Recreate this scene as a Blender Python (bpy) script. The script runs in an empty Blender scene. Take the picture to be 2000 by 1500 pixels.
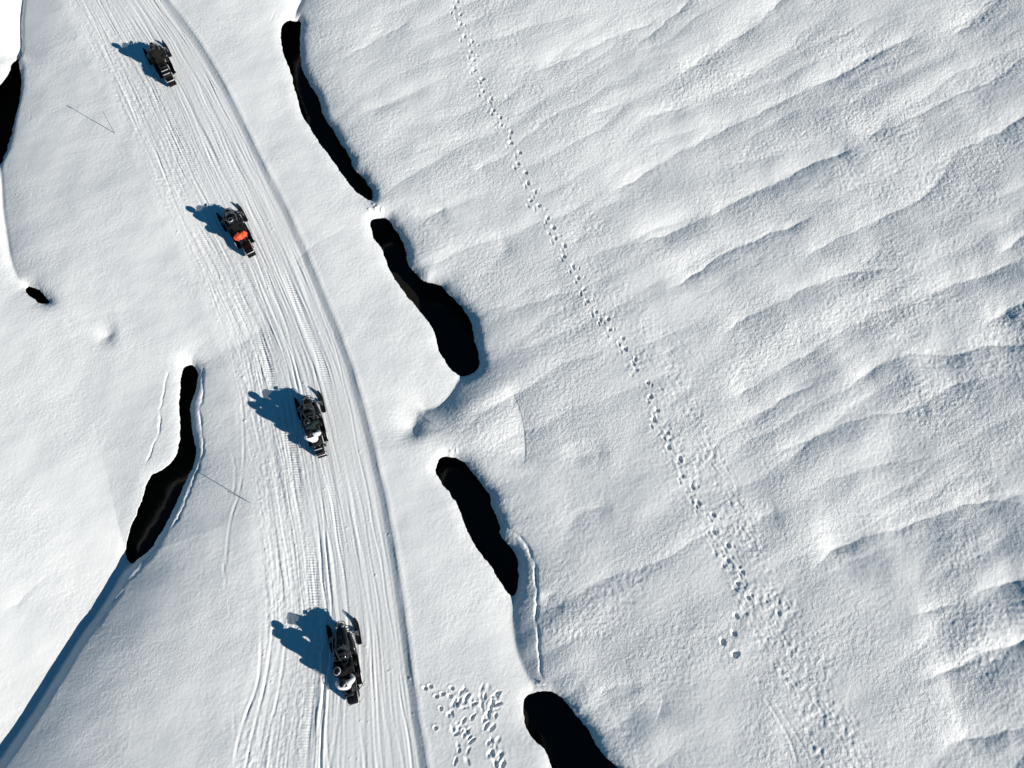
import bpy, bmesh, math, random
import numpy as np
from mathutils import Vector, Matrix
R = math.radians
# ------------------------------------------------------------------ camera, sky, sun, exposure
H = 29.05            # drone height above the snow, metres
TILT = R(18)
FPX = 1387.0         # focal length in photograph pixels (2000 wide)
SC = bpy.context.scene
cam_d = bpy.data.cameras.new('camera'); cam = bpy.data.objects.new('camera', cam_d)
SC.collection.objects.link(cam); SC.camera = cam
cam.location = (0, 0, H); cam.rotation_euler = (TILT, 0, 0)
cam_d.sensor_width = 36; cam_d.lens = FPX/2000*36; cam_d.clip_end = 3000
SUN_EL = R(25); SUN_AZ = R(29)      # the sun stands to the right and a little below the frame
sun_dir = Vector((math.cos(SUN_AZ)*math.cos(SUN_EL), -math.sin(SUN_AZ)*math.cos(SUN_EL), math.sin(SUN_EL)))
W = bpy.data.worlds.new('World'); SC.world = W; W.use_nodes = True
nt = W.node_tree; nt.nodes.clear()
sky = nt.nodes.new('ShaderNodeTexSky'); sky.sky_type = 'NISHITA'; sky.sun_disc = False
sky.sun_elevation = SUN_EL; sky.sun_rotation = R(119); sky.ozone_density = 6.0; sky.air_density = 1.0; sky.dust_density = 0.0
sky.altitude = 1500
bg = nt.nodes.new('ShaderNodeBackground'); bg.inputs[1].default_value = 0.05
wo = nt.nodes.new('ShaderNodeOutputWorld')
tint = nt.nodes.new('ShaderNodeMix'); tint.data_type = 'RGBA'; tint.blend_type = 'MULTIPLY'; tint.inputs[0].default_value = 1
tint.inputs[7].default_value = (.36, 1.0, .98, 1)      # cold, deep alpine sky
nt.links.new(sky.outputs[0], tint.inputs[6]); nt.links.new(tint.outputs[2], bg.inputs[0]); nt.links.new(bg.outputs[0], wo.inputs[0])
sl = bpy.data.lights.new('sun', 'SUN'); sl.energy = 5.0; sl.angle = R(0.53); sl.color = (1.0, 0.945, 0.88)
so = bpy.data.objects.new('sun', sl); SC.collection.objects.link(so)
so.rotation_euler = sun_dir.to_track_quat('Z', 'Y').to_euler()
SC.view_settings.view_transform = 'Standard'; SC.view_settings.look = 'None'
SC.view_settings.exposure = 0.22; SC.view_settings.gamma = 1
SC.render.resolution_x = 1024; SC.render.resolution_y = 768
rng = np.random.default_rng(7); random.seed(7)

# ------------------------------------------------------------------ plan coordinates (survey of the photograph -> metres on the ground)
def P(x, y):
    xx = x-1000.0; yy = 750.0-y
    y2 = yy*math.cos(TILT)+FPX*math.sin(TILT); z2 = yy*math.sin(TILT)-FPX*math.cos(TILT)
    t = H/(-z2); return (xx*t, y2*t)
def PP(pts): return np.array([P(*p[:2]) for p in pts])

# ------------------------------------------------------------------ materials
def pm(name, col, rough=0.5, metal=0.0, spec=0.5, coat=0.0, var=0.0, vscale=20, bump=0.0, bscale=60, alpha=1.0):
    m = bpy.data.materials.new(name); m.use_nodes = True
    n = m.node_tree; b = n.nodes['Principled BSDF']
    b.inputs['Base Color'].default_value = (*col, 1); b.inputs['Roughness'].default_value = rough
    b.inputs['Metallic'].default_value = metal; b.inputs['Specular IOR Level'].default_value = spec
    b.inputs['Coat Weight'].default_value = coat; b.inputs['Alpha'].default_value = alpha
    tc = n.nodes.new('ShaderNodeTexCoord')
    if var > 0:
        no = n.nodes.new('ShaderNodeTexNoise'); no.inputs['Scale'].default_value = vscale; no.inputs['Detail'].default_value = 4
        mx = n.nodes.new('ShaderNodeMix'); mx.data_type = 'RGBA'
        mx.inputs[6].default_value = (*[c*(1-var) for c in col], 1); mx.inputs[7].default_value = (*[min(1, c*(1+var)) for c in col], 1)
        n.links.new(tc.outputs['Object'], no.inputs['Vector']); n.links.new(no.outputs['Fac'], mx.inputs[0]); n.links.new(mx.outputs[2], b.inputs['Base Color'])
    if bump > 0:
        no2 = n.nodes.new('ShaderNodeTexNoise'); no2.inputs['Scale'].default_value = bscale
        bp = n.nodes.new('ShaderNodeBump'); bp.inputs['Strength'].default_value = bump; bp.inputs['Distance'].default_value = 0.02
        n.links.new(tc.outputs['Object'], no2.inputs['Vector']); n.links.new(no2.outputs['Fac'], bp.inputs['Height']); n.links.new(bp.outputs[0], b.inputs['Normal'])
    return m
M = {}
M['gloss'] = pm('black_bodywork', (.008, .009, .011), .2, spec=.25, coat=.25, var=.3)
M['plastic'] = pm('black_plastic', (.010, .010, .012), .5, spec=.15, var=.3)
M['rubber'] = pm('black_rubber', (.007, .007, .008), .9, spec=.08, var=.3)
M['seat'] = pm('seat_vinyl', (.010, .010, .011), .5, spec=.2, var=.3, bump=.2)
M['alu'] = pm('aluminium', (.72, .72, .72), .45, metal=.25, var=.1)
M['darkalu'] = pm('dark_tunnel_metal', (.06, .062, .07), .35, metal=1, var=.2)
M['steel'] = pm('grey_steel', (.25, .26, .28), .4, metal=.9, var=.15)
M['white'] = pm('white_paint', (.78, .78, .78), .3, var=.04)
M['red'] = pm('red_lens', (.10, .006, .005), .3)
M['lens'] = pm('headlight_lens', (.5, .52, .55), .08, coat=1)
M['smoke'] = pm('smoked_windshield', (.02, .022, .025), .08, coat=1, alpha=.6)
M['visor'] = pm('dark_visor', (.01, .012, .015), .05, coat=1)
M['jblack'] = pm('black_riding_suit', (.006, .006, .007), .8, spec=.1, var=.4, vscale=8, bump=.5, bscale=18)
M['jolive'] = pm('olive_riding_suit', (.010, .009, .007), .8, spec=.1, var=.4, vscale=8, bump=.5, bscale=18)
M['jgreen'] = pm('dark_green_jacket', (.012, .024, .022), .8, spec=.1, var=.3, vscale=8, bump=.5, bscale=18)
M['jwhite'] = pm('white_jacket', (.72, .72, .73), .7, var=.08, vscale=8, bump=.5, bscale=18)
M['orange'] = pm('orange_fabric', (.85, .085, .02), .65, var=.2, vscale=10, bump=.8, bscale=14)
M['rust'] = pm('orange_brown_leather', (.35, .10, .03), .6, var=.3)
M['pole'] = pm('weathered_wood_stake', (.17, .18, .20), .8, var=.3)

# snow
def snow_mat():
    m = bpy.data.materials.new('snow'); m.use_nodes = True; n = m.node_tree; b = n.nodes['Principled BSDF']
    b.inputs['Roughness'].default_value = .62; b.inputs['Specular IOR Level'].default_value = .25
    geo = n.nodes.new('ShaderNodeNewGeometry')
    big = n.nodes.new('ShaderNodeTexNoise'); big.inputs['Scale'].default_value = .35; big.inputs['Detail'].default_value = 5
    n.links.new(geo.outputs['Position'], big.inputs['Vector'])
    mx = n.nodes.new('ShaderNodeMix'); mx.data_type = 'RGBA'
    mx.inputs[6].default_value = (.78, .80, .79, 1); mx.inputs[7].default_value = (.86, .87, .85, 1)
    n.links.new(big.outputs['Fac'], mx.inputs[0]); n.links.new(mx.outputs[2], b.inputs['Base Color'])
    at = n.nodes.new('ShaderNodeAttribute'); at.attribute_name = 'grain'
    vo = n.nodes.new('ShaderNodeTexNoise'); vo.inputs['Scale'].default_value = 8.5; vo.inputs['Detail'].default_value = 4; vo.inputs['Roughness'].default_value = .62; vo.inputs['Distortion'].default_value = .6
    n.links.new(geo.outputs['Position'], vo.inputs['Vector'])
    mu = n.nodes.new('ShaderNodeMath'); mu.operation = 'MULTIPLY'
    n.links.new(vo.outputs['Fac'], mu.inputs[0]); n.links.new(at.outputs['Fac'], mu.inputs[1])
    bp = n.nodes.new('ShaderNodeBump'); bp.inputs['Strength'].default_value = 1.0; bp.inputs['Distance'].default_value = .05
    n.links.new(mu.outputs[0], bp.inputs['Height']); n.links.new(bp.outputs[0], b.inputs['Normal'])
    return m
M['snow'] = snow_mat()
def water_mat():
    m = bpy.data.materials.new('dark_creek_water'); m.use_nodes = True; n = m.node_tree; b = n.nodes['Principled BSDF']
    b.inputs['Base Color'].default_value = (.014, .013, .010, 1); b.inputs['Roughness'].default_value = .12
    b.inputs['Specular IOR Level'].default_value = .25
    tc = n.nodes.new('ShaderNodeNewGeometry'); no = n.nodes.new('ShaderNodeTexNoise'); no.inputs['Scale'].default_value = 3; no.inputs['Detail'].default_value = 3
    bp = n.nodes.new('ShaderNodeBump'); bp.inputs['Strength'].default_value = .15; bp.inputs['Distance'].default_value = .05
    n.links.new(tc.outputs['Position'], no.inputs['Vector']); n.links.new(no.outputs['Fac'], bp.inputs['Height']); n.links.new(bp.outputs[0], b.inputs['Normal'])
    return m
M['water'] = water_mat()
M['bank'] = pm('wet_peat_bank', (.006, .005, .004), .8, spec=.2, var=.4)

# ------------------------------------------------------------------ the snow terrain
F4 = np.float32
PERM = rng.permutation(512).astype(np.int32)
GR = np.stack([np.cos(np.arange(512)*2.399963), np.sin(np.arange(512)*2.399963)], 1).astype(F4)
def perlin(x, y, seed=0):
    xi = np.floor(x); yi = np.floor(y); fx = (x-xi).astype(F4); fy = (y-yi).astype(F4)
    xi = xi.astype(np.int32)+seed*37; yi = yi.astype(np.int32)+seed*91
    def g(ix, iy, dx, dy):
        k = PERM[(PERM[ix & 511]+iy) & 511]; return GR[k, 0]*dx+GR[k, 1]*dy
    u = fx*fx*fx*(fx*(fx*6-15)+10); v = fy*fy*fy*(fy*(fy*6-15)+10)
    a = g(xi, yi, fx, fy); b = g(xi+1, yi, fx-1, fy); a += (b-a)*u
    c = g(xi, yi+1, fx, fy-1); d = g(xi+1, yi+1, fx-1, fy-1); c += (d-c)*u
    return (a+(c-a)*v)*1.4
def sm(e0, e1, x):
    t = np.clip((x-e0)/(e1-e0), 0, 1); return t*t*(3-2*t)
def chaikin(p, closed=False, n=1):
    for _ in range(n):
        q = []
        L = len(p)
        for i in range(L if closed else L-1):
            a, b = p[i], p[(i+1) % L]; q += [a*.75+b*.25, a*.25+b*.75]
        if not closed: q = [p[0]]+q[1:-1]+[p[-1]]
        p = np.array(q)
    return p
def polydist(X, Y, pts, closed=False):
    """distance, side (+ = right of travel), arc length of nearest point"""
    n = len(pts); D = np.full(X.shape, 1e9, F4); S = np.zeros(X.shape, F4); A = np.zeros(X.shape, F4); acc = 0.0
    for i in range(n if closed else n-1):
        a = pts[i]; b = pts[(i+1) % n]; d = b-a; L = float(np.hypot(*d))
        if L < 1e-6: continue
        rx = X-F4(a[0]); ry = Y-F4(a[1])
        t = np.clip((rx*d[0]+ry*d[1])/(L*L), 0, 1)
        ex = rx-t*d[0]; ey = ry-t*d[1]; dd = ex*ex+ey*ey
        m = dd < D
        D[m] = dd[m]; S[m] = np.clip(1.4*(rx*d[1]-ry*d[0])/(L*np.sqrt(dd)+1e-5), -1, 1)[m]; A[m] = (acc+t*L)[m]; acc += L
    return np.sqrt(D), S, A, acc
def inside(X, Y, pts):
    r = np.zeros(X.shape, bool); n = len(pts)
    for i in range(n):
        x1, y1 = pts[i]; x2, y2 = pts[(i+1) % n]
        if y1 == y2: continue
        c = (y1 > Y) != (y2 > Y); xx = (x2-x1)*(Y-y1)/(y2-y1)+x1; r ^= c & (X < xx)
    return r

STEP = 0.03
def axis(a, b, far):
    core = np.arange(a, b+1e-6, STEP); out = []; s = STEP; v = core[-1]
    while v < far: s *= 1.22; v += s; out.append(v)
    lo = []; s = STEP; v = core[0]
    while v > -far: s *= 1.22; v -= s; lo.append(v)
    return np.array(lo[::-1]+list(core)+out), len(lo), len(lo)+len(core)
AX, ix0, ix1 = axis(-28.2, 28.2, 260); AY, iy0, iy1 = axis(-6.6, 33.6, 260)
GX, GY = np.meshgrid(AX.astype(F4), AY.astype(F4))          # rows = y
NY, NX = GX.shape
far = np.maximum(np.maximum(np.abs(GX)-28, 0), np.maximum(GY-33, -6.5-GY)); far = np.maximum(far, 0)
near = 1-sm(3, 25, far)

HOLES = {
 'A': [(556,37),(549,46),(546,70),(551,98),(560,122),(567,140),(572,164),(579,189),(584,213),(595,235),(609,255),(623,277),(644,305),(665,335),(688,367),(713,388),(725,390),(727,378),(723,364),(713,350),(699,332),(687,322),(683,304),(671,287),(660,269),(650,250),(644,241),(630,227),(625,203),(618,182),(602,157),(588,130),(584,105),(584,70),(588,38),(572,34)],
 'B': [(723,423),(722,444),(729,465),(744,483),(750,500),(758,521),(772,545),(790,572),(814,601),(832,622),(846,643),(854,659),(851,668),(856,682),(867,703),(881,724),(895,732),(909,733),(923,726),(934,717),(937,699),(930,678),(925,654),(921,629),(914,610),(895,589),(874,568),(860,554),(846,547),(828,547),(807,526),(795,510),(792,484),(783,464),(765,435),(755,420),(737,420)],
 'C': [(867,890),(856,899),(851,913),(851,923),(863,944),(881,967),(891,979),(898,1000),(909,1031),(923,1059),(940,1083),(958,1104),(972,1129),(986,1150),(995,1160),(1002,1165),(1007,1160),(1011,1143),(1013,1115),(1010,1087),(1002,1071),(986,1055),(975,1041),(976,1024),(967,999),(960,986),(958,969),(947,951),(930,930),(916,913),(902,897),(888,892)],
 'D': [(1031,1356),(1022,1370),(1023,1388),(1023,1409),(1028,1426),(1042,1444),(1059,1461),(1070,1475),(1077,1500),(1100,1545),(1150,1590),(1250,1590),(1250,1550),(1203,1500),(1175,1472),(1162,1454),(1154,1433),(1136,1409),(1119,1391),(1115,1383),(1101,1367),(1084,1355),(1070,1351),(1049,1351)],
 'E': [(364,708),(355,717),(350,738),(348,773),(349,815),(349,857),(343,885),(332,902),(315,918),(297,923),(287,937),(278,965),(269,992),(259,1020),(248,1048),(240,1069),(241,1090),(247,1100),(262,1099),(280,1090),(294,1076),(308,1052),(325,1017),(345,975),(357,944),(371,916),(380,892),(379,874),(373,850),(369,822),(368,797),(369,780),(378,759),(384,738),(383,724),(374,710)],
 'F': [(45,558),(54,575),(68,587),(82,592),(95,590),(82,575),(70,563),(56,555)],
 'G': [(31,98),(27,108),(21,122),(10,143),(0,157),(-30,180),(-60,240),(-40,330),(-8,325),(0,308),(9,290),(16,262),(24,224),(33,189),(36,160),(37,130),(35,108)],
}
HW = {k: chaikin(PP(v), True, 2) for k, v in HOLES.items()}
# creek centre lines (top to bottom): used for telling the sunlit bank from the shaded one
CR = PP([(700,-500),(610,-120),(592,-10),(574,38),(572,100),(600,190),(650,290),(727,391),(728,421),(760,480),(830,580),(890,660),(900,738),(875,782),(852,800),(862,890),(900,950),(940,1030),(990,1120),(1003,1165),(1001,1215),(1008,1275),(1030,1320),(1048,1345),(1070,1420),(1120,1480),(1180,1560),(1400,1900)])
CL = PP([(120,-600),(60,-150),(38,0),(36,60),(36,110),(20,190),(0,310),(2,380),(10,450),(22,520),(45,556),(88,590),(130,622),(200,655),(270,683),(345,700),(365,712),(360,800),(365,860),(320,960),(247,1098),(222,1140),(195,1185),(150,1245),(115,1300),(70,1375),(25,1440),(-10,1490),(-150,1680),(-400,2000)])
# gullies where the creek is roofed over: (points, depth, width to the left, width to the right)
GUL = [
 (PP([(700,-500),(610,-120),(592,-10),(578,20),(572,36)]), .45, .9, .5),
 (PP([(725,390),(728,402),(730,421)]), .10, .5, .5),
 (PP([(902,733),(893,748),(878,775),(862,790),(846,798),(832,800)]), .46, 1.4, .55),
 (PP([(1003,1163),(999,1200),(1003,1240),(1009,1275),(1024,1310),(1042,1342)]), .55, 1.9, .62),
 (PP([(120,-600),(60,-150),(38,-10),(35,30),(34,60),(33,100)]), .80, .8, .9),
 (PP([(-2,308),(1,350),(3,400),(10,450),(20,510),(34,543),(46,557)]), .42, .7, .5),
 (PP([(90,588),(110,603),(135,622)]), .20, .5, .6),
 (PP([(247,1097),(222,1140),(195,1185),(150,1245),(115,1300),(70,1375),(25,1440),(-10,1490),(-150,1680),(-400,2000)]), 1.35, 7.5, .98),
]
def window(pts, marg):
    x0, y0 = pts.min(0)-marg; x1, y1 = pts.max(0)+marg
    a = np.searchsorted(AX, x0); b = np.searchsorted(AX, x1); c = np.searchsorted(AY, y0); d = np.searchsorted(AY, y1)
    return slice(max(0, c), min(NY, d+1)), slice(max(0, a), min(NX, b+1))

HP = {  # hole: depth of the bank, width left, width right
 'A': (.40, 1.9, .42), 'B': (.44, 1.9, .48), 'C': (.44, 1.8, .42), 'D': (.34, 1.2, .30), 'E': (.60, 2.8, .62), 'F': (.34, .8, .4), 'G': (.45, 1.0, .8)}
def low_relief(X, Y):
    h = np.zeros(X.shape, F4)
    h += .16*perlin(X/13, Y/13, 1)+.07*perlin(X/5.5+3, Y/5.5, 2)
    # the right-hand slope climbs gently towards the sun
    t = X*math.cos(SUN_AZ)-Y*math.sin(SUN_AZ)
    h += .062*np.log1p(np.exp(np.clip((t+1.0)/2.0, -20, 20)))*2.0*near + 0*(1-near)
    valley = np.zeros(X.shape, F4)
    for key, pts in HW.items():
        D, wl, wr = HP[key]; w = window(pts, 9.0); x = X[w]; y = Y[w]
        d, s, a, L = polydist(x, y, pts[::2], True); ins = inside(x, y, pts); d[ins] = 0
        dc, sc, _, _ = polydist(x, y, CR if key in 'ABCD' else CL)
        q = sm(-.45, .45, -sc*dc)                               # travelling down the picture the far bank is on the left
        v = q*D*(.62*np.exp(-d/wr)+.38*np.exp(-d/(wr*3.2)))+(1-q)*.72*D*np.exp(-d/wl)
        valley[w] += (v*(1-sm(6, 9, d)))**4
    for pts, D, wl, wr in GUL:
        w = window(pts, 20.0); x = X[w]; y = Y[w]
        d, s, a, L = polydist(x, y, chaikin(pts, False, 2)); d = np.sqrt(d*d+.0049)-.07
        q = .5-.5*s
        v = q*D*(.62*np.exp(-d/wr)+.38*np.exp(-d/(wr*3.2)))+(1-q)*D*np.exp(-d/wl)
        valley[w] += (v*(1-sm(7, 20, d)))**4
    return h-np.sqrt(np.sqrt(valley))
hl = low_relief(GX, GY)
k = np.clip(1-hl/H, .8, 1.2).astype(F4)
XC = GX/k; YC = GY/k                                          # plan position of each surface point as surveyed from the drone
hgt = low_relief(XC, YC)

# ---- where is the vertex: right of the right creek?
def yinterp(line, Y):
    o = np.argsort(line[:, 1]); return np.interp(Y, line[o, 1], line[o, 0]).astype(F4)
dcr = XC-yinterp(CR, YC)
rightside = sm(-.2, 1.2, dcr)
EDGE_R = PP([(150,-400),(270,-100),(330,0),(390,80),(440,165),(482,250),(520,328),(562,410),(600,495),(630,568),(660,640),(690,720),(712,800),(735,890),(757,990),(775,1090),(790,1190),(803,1290),(818,1400),(836,1510),(880,1800)])
EDGE_L = PP([(-60,-400),(70,-100),(125,0),(160,75),(205,165),(245,255),(285,345),(330,440),(372,520),(410,610),(440,690),(460,780),(475,880),(490,980),(503,1080),(512,1180),(512,1250),(492,1330),(470,1420),(452,1510),(420,1800)])
xl = yinterp(EDGE_L, YC); xr = yinterp(EDGE_R, YC)
# slope correction so that distances are measured across the trail
oy = np.linspace(-12, 60, 800); 
def slopecos(line):
    xs = yinterp(line, oy); g = np.gradient(xs, oy); g = np.convolve(g, np.ones(25)/25, 'same'); return np.interp(YC, oy, 1/np.sqrt(1+g*g)).astype(F4)
cr_ = slopecos(EDGE_R)
v = (XC-xl)*cr_                       # metres right of the trail's left edge
Wd = (xr-xl)*cr_
tr = sm(-.1, .35, v)*(1-sm(-.12, .0, v-Wd))     # inside the trail
wob = .05*perlin(YC/1.3, YC*0+5, 11)
# packed trail: pressed down, steep little bank on the right, soft on the left
hgt -= .115*sm(-.6, 1.6, v)*(1-np.clip((v-Wd+wob*.4+.30)/.30, 0, 1)**1.2)
hgt += .014*np.exp(-((v-Wd-.10+wob)/.10)**2)
hgt += .008*np.exp(-((v+.15)/.22)**2)*(1+.8*perlin(XC/.35, YC/.5, 12))
# combed texture along the trail
u = v/np.maximum(Wd, .5)*6.0
patch = np.clip(.9+.8*perlin(XC/1.7, YC/3.2, 24), .45, 1.3)
trg = sm(-.1, .6, v)*(1-sm(-.42, -.28, v-Wd))*np.clip(.8+.9*perlin(XC/1.1+9, YC/4.0, 25), .25, 1.2)
hgt += trg*patch*(.017*perlin(u/.30, YC/7, 21)+.016*perlin(u/.13, YC/3.5, 22)+.011*perlin(u/.07, YC/1.6, 23))
# single ski and belt grooves
for i in range(92):
    u0 = rng.uniform(.25, 5.85) if i > 12 else rng.uniform(2.6, 5.3)
    f = rng.uniform(20, 60); a1 = rng.uniform(.05, .5); ph = rng.uniform(0, 6.28); dr = rng.uniform(-.022, .022)
    c = u0+a1*np.sin(YC*6.28/f+ph)+dr*(YC-12)
    c += .03*np.sin(YC*6.28/3.1+ph*3)
    dep = rng.uniform(.005, .024)*rng.uniform(.5, 1); sg = rng.uniform(.028, .05)
    y0 = rng.uniform(-12, 30); ln = rng.uniform(10, 60); fade = sm(y0-2, y0+1, YC)*(1-sm(y0+ln, y0+ln+3, YC)) if i > 8 else 1
    d = u-c; near_ = (np.abs(d) < .3)
    e = np.zeros_like(d); dd = d[near_]
    e[near_] = -dep*np.exp(-(dd/sg)**2)+.30*dep*np.exp(-((np.abs(dd)-2.0*sg)/(sg*.8))**2)
    hgt += e*trg*fade
    if i % 9 == 0:                     # belt imprint with cross bars
        b = sm(.22, .17, np.abs(d-.45)); hgt += trg*patch*fade*b*(-.009+.0055*np.sin(YC*6.283/.105+3*perlin(XC*.8, YC*.8, 31)))
# groove pairs wandering off the trail to the left at the bottom and fine stray scratches
STR = [([(470,760),(478,880),(470,960),(450,1010),(442,1080),(440,1160)], .025), ([(448,870),(463,920),(452,990)], .02), ([(510,1230),(508,1330),(470,1420),(455,1500)], .05),
       ([(535,1200),(520,1330),(495,1420),(478,1505)], .05), ([(560,1230),(545,1350),(520,1440),(505,1505)], .04), ([(470,740),(500,830),(520,930),(528,1050)], .025),
       ([(1478,1345),(1505,1380),(1530,1420),(1548,1455),(1560,1500)], .045), ([(1500,1350),(1540,1410),(1565,1450),(1590,1500)], .03),
       ([(96,194),(100,240)], .0), ([(1300,630),(1340,680),(1380,730)], .012), ([(1290,620),(1330,670),(1372,724)], .012), ([(1409,780),(1435,830),(1470,880)], .018), ([(1420,776),(1447,826),(1480,874)], .018),
       ([(1700,1225),(1735,1290),(1790,1345)], .012), ([(1856,1455),(1880,1500)], .012), ([(1866,1452),(1893,1500)], .012), ([(525,50),(540,15)], .03),
       ([(62,210),(58,240)], .03), ([(437,1080),(438,1135)], .045), ([(447,1160),(450,1210)], .03), ([(455,1380),(458,1440)], .03)]
for pts, dep in STR:
    p = chaikin(PP(pts), False, 2); w = window(p, .6); x = XC[w]; y = YC[w]
    d, s, a, L = polydist(x, y, p); tp = sm(0, .6, a)*sm(0, .6, L-a)
    hgt[w] += .42*tp*(-dep*np.exp(-(d/.045)**2)+.3*dep*np.exp(-((d-.1)/.05)**2))*np.clip(1+1.2*perlin(a/.8, a*0+7, 46), 0, 1.6)

# ---- creases of the wind-packed slope (dark side = below / right of the line)
CREASE = [
 ([(1321,150),(1370,108),(1415,84),(1454,60),(1496,28),(1524,0),(1560,-30)], .13, 1.0), ([(1335,196),(1387,182),(1440,161),(1500,120),(1560,85),(1620,40)], .06, .9),
 ([(1180,380),(1227,357),(1280,322),(1345,287),(1405,255),(1450,234),(1503,206),(1552,182),(1597,161),(1650,136),(1702,105),(1730,89),(1783,70),(1815,63)], .15, 1.0),
 ([(1850,75),(1888,49),(1923,21),(1950,0),(1990,-30)], .15, 1.0),
 ([(1240,480),(1300,455),(1352,434),(1405,409),(1457,381),(1503,357),(1545,343),(1566,325),(1615,304),(1690,280)], .11, .9),
 ([(1300,570),(1335,545),(1370,525),(1398,500),(1447,479),(1482,458),(1524,448),(1600,415)], .11, .7), ([(1562,518),(1597,486),(1650,458),(1702,434),(1755,409),(1807,381),(1832,360),(1860,301),(1912,273),(1980,240),(2040,200)], .13, .9),
 ([(1947,504),(1972,483),(2000,458),(2040,430)], .12, .6), ([(1650,270),(1700,255),(1760,240),(1850,190),(1930,160),(2010,105),(2060,80)], .13, .9),
 ([(1240,80),(1280,60),(1300,40),(1330,15),(1360,-20)], .08, .7), ([(1245,226),(1280,222),(1315,213),(1350,200)], .06, .4), ([(1150,228),(1180,215),(1210,200),(1235,192)], .05, .35),
 ([(702,217),(755,200),(808,175),(850,160)], .05, .5), ([(660,120),(700,95),(760,60),(820,30)], .06, .6), ([(818,440),(840,420),(874,402)], .07, .6), ([(923,332),(960,315),(993,301)], .05, .5),
 ([(1040,143),(1070,130),(1140,98),(1210,63),(1262,45),(1300,20)], .09, .8), ([(1060,180),(1120,165),(1200,110),(1300,50)], .05, .8),
 ([(1408,671),(1415,650),(1430,633),(1468,615),(1510,591),(1545,580),(1597,552),(1650,531),(1720,524),(1780,520)], .12, .9),
 ([(1400,800),(1440,773),(1482,745),(1545,710),(1615,668),(1685,622),(1737,598),(1790,580),(1842,559),(1895,545),(1940,531),(2010,500)], .13, 1.0),
 ([(1430,830),(1468,815),(1510,790),(1562,762),(1615,738)], .07, .6),
 ([(1650,762),(1688,734),(1705,722),(1720,713),(1755,696),(1797,685),(1860,689),(1912,678),(1965,668),(2000,671),(2060,670)], .20, 1.2),
 ([(1923,643),(1947,619),(1975,601),(2000,587),(2050,560)], .14, .7), ([(1510,888),(1562,864),(1615,843),(1685,811),(1772,804),(1825,773),(1867,748),(1930,735)], .10, .9),
 ([(1583,1113),(1590,1105),(1632,1076),(1685,1050),(1755,1034),(1807,1017),(1860,996),(1912,982),(1965,973),(2010,965),(2070,950)], .20, 1.2),
 ([(1760,1215),(1780,1202),(1825,1192),(1895,1174),(1930,1150),(1965,1136),(2000,1132),(2060,1125)], .13, 1.0),
 ([(1784,1343),(1790,1341),(1808,1330),(1825,1321),(1867,1311),(1909,1286),(1947,1269),(2000,1255),(2060,1235)], .19, .9), 
 ([(1825,1475),(1856,1454),(1880,1447),(1912,1440),(1965,1433),(2000,1426),(2060,1415)], .15, .8), ([(1482,1026),(1486,1012),(1502,1002),(1530,995)], .06, .4),
 ([(1500,1440),(1560,1430),(1640,1400)], .05, .6), ([(800,300),(840,285),(900,270),(960,265)], .05, .6), ([(1090,1030),(1140,1000),(1200,985)], .06, .7), ([(1100,900),(1150,885),(1200,880)], .06, .7),
 ([(950,630),(1010,600),(1090,575),(1150,560)], .06, .8), ([(1100,480),(1150,455),(1200,420)], .05, .6), ([(1280,700),(1340,670),(1400,660)], .05, .6),
 ([(1060,1160),(1080,1180),(1100,1200)], .05, .4), ([(1150,1370),(1200,1340),(1260,1330)], .07, .8), ([(1560,960),(1640,930),(1740,900),(1850,890)], .06, .8),
 ([(120,640),(200,610),(280,600)], .05, .8), ([(560,520),(620,470),(690,440)], .05, .9), ([(610,300),(650,330),(690,380)], .0, .9), ([(0,1200),(60,1150),(110,1100)], .05, .5),
]
for pts, A, wd in CREASE:
    if A <= 0: continue
    p = chaikin(PP(pts), False, 2); w = window(p, 4.5); x = XC[w]; y = YC[w]
    x2 = x+.12*perlin(x/.9, y/.9, 41)+.05*perlin(x/.3, y/.3, 43); y2 = y+.12*perlin(x/.9, y/.9, 42)+.05*perlin(x/.3, y/.3, 44)
    d, s, a, L = polydist(x2, y2, p)
    tl = min(1.6, L*.35); tp = sm(0, tl, a)*sm(0, tl, L-a)*np.clip(1+.7*perlin(a/2.2, a*0+A*50, 45), .45, 1.4)
    below = .5+.5*s; we = wd*(.5+.5*sm(0, min(3.5, L*.5), a)*sm(0, min(3.5, L*.5), L-a)); vv = below*(.92*np.exp(-d/(we*1.45))+.08*np.exp(-d/(we*.25)))+(1-below)*np.exp(-d/(we*1.15))
    sft = np.sqrt(d*d+.0009)
    hgt[w] -= (1.15*A+.018)*tp*vv*(1-sm(3, 4.5, d))
# smooth steps: snow dome beside the second and third hole, soft dents
STEPS = [([(990,744),(1007,773),(1019,808),(1026,843),(1028,885),(1022,925)], .19, .55, 1.2), ([(975,440),(985,470),(990,490),(980,520)], .08, .4, .4),
         ([(1269,1426),(1287,1395),(1294,1363),(1288,1340)], .12, .3, .6), ([(900,560),(960,520),(985,480),(960,440),(900,420)], .07, .5, .8)]
for pts, A, w1, w2 in STEPS:
    p = chaikin(PP(pts), False, 2); w = window(p, 3); x = XC[w]; y = YC[w]
    d, s, a, L = polydist(x, y, p); tp = sm(0, 1, a)*sm(0, 1, L-a)
    hgt[w] -= tp*A*np.exp(-np.sqrt(d*d+.02)/(w1+(w2-w1)*(.5+.5*s)))*(1-sm(2, 3, d))
DENT = [([(809,872),(805,850),(806,828),(814,808),(824,800)], .27, .38, .7, .14), ([(180,680),(192,662),(208,650),(235,643)], .20, .38, .45, .06),
        ([(395,722),(415,705),(440,684),(465,664),(500,645),(540,630)], .085, .75, 1.0, .20), ([(385,712),(400,706),(425,700)], .05, .5, .6, .1)]
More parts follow.
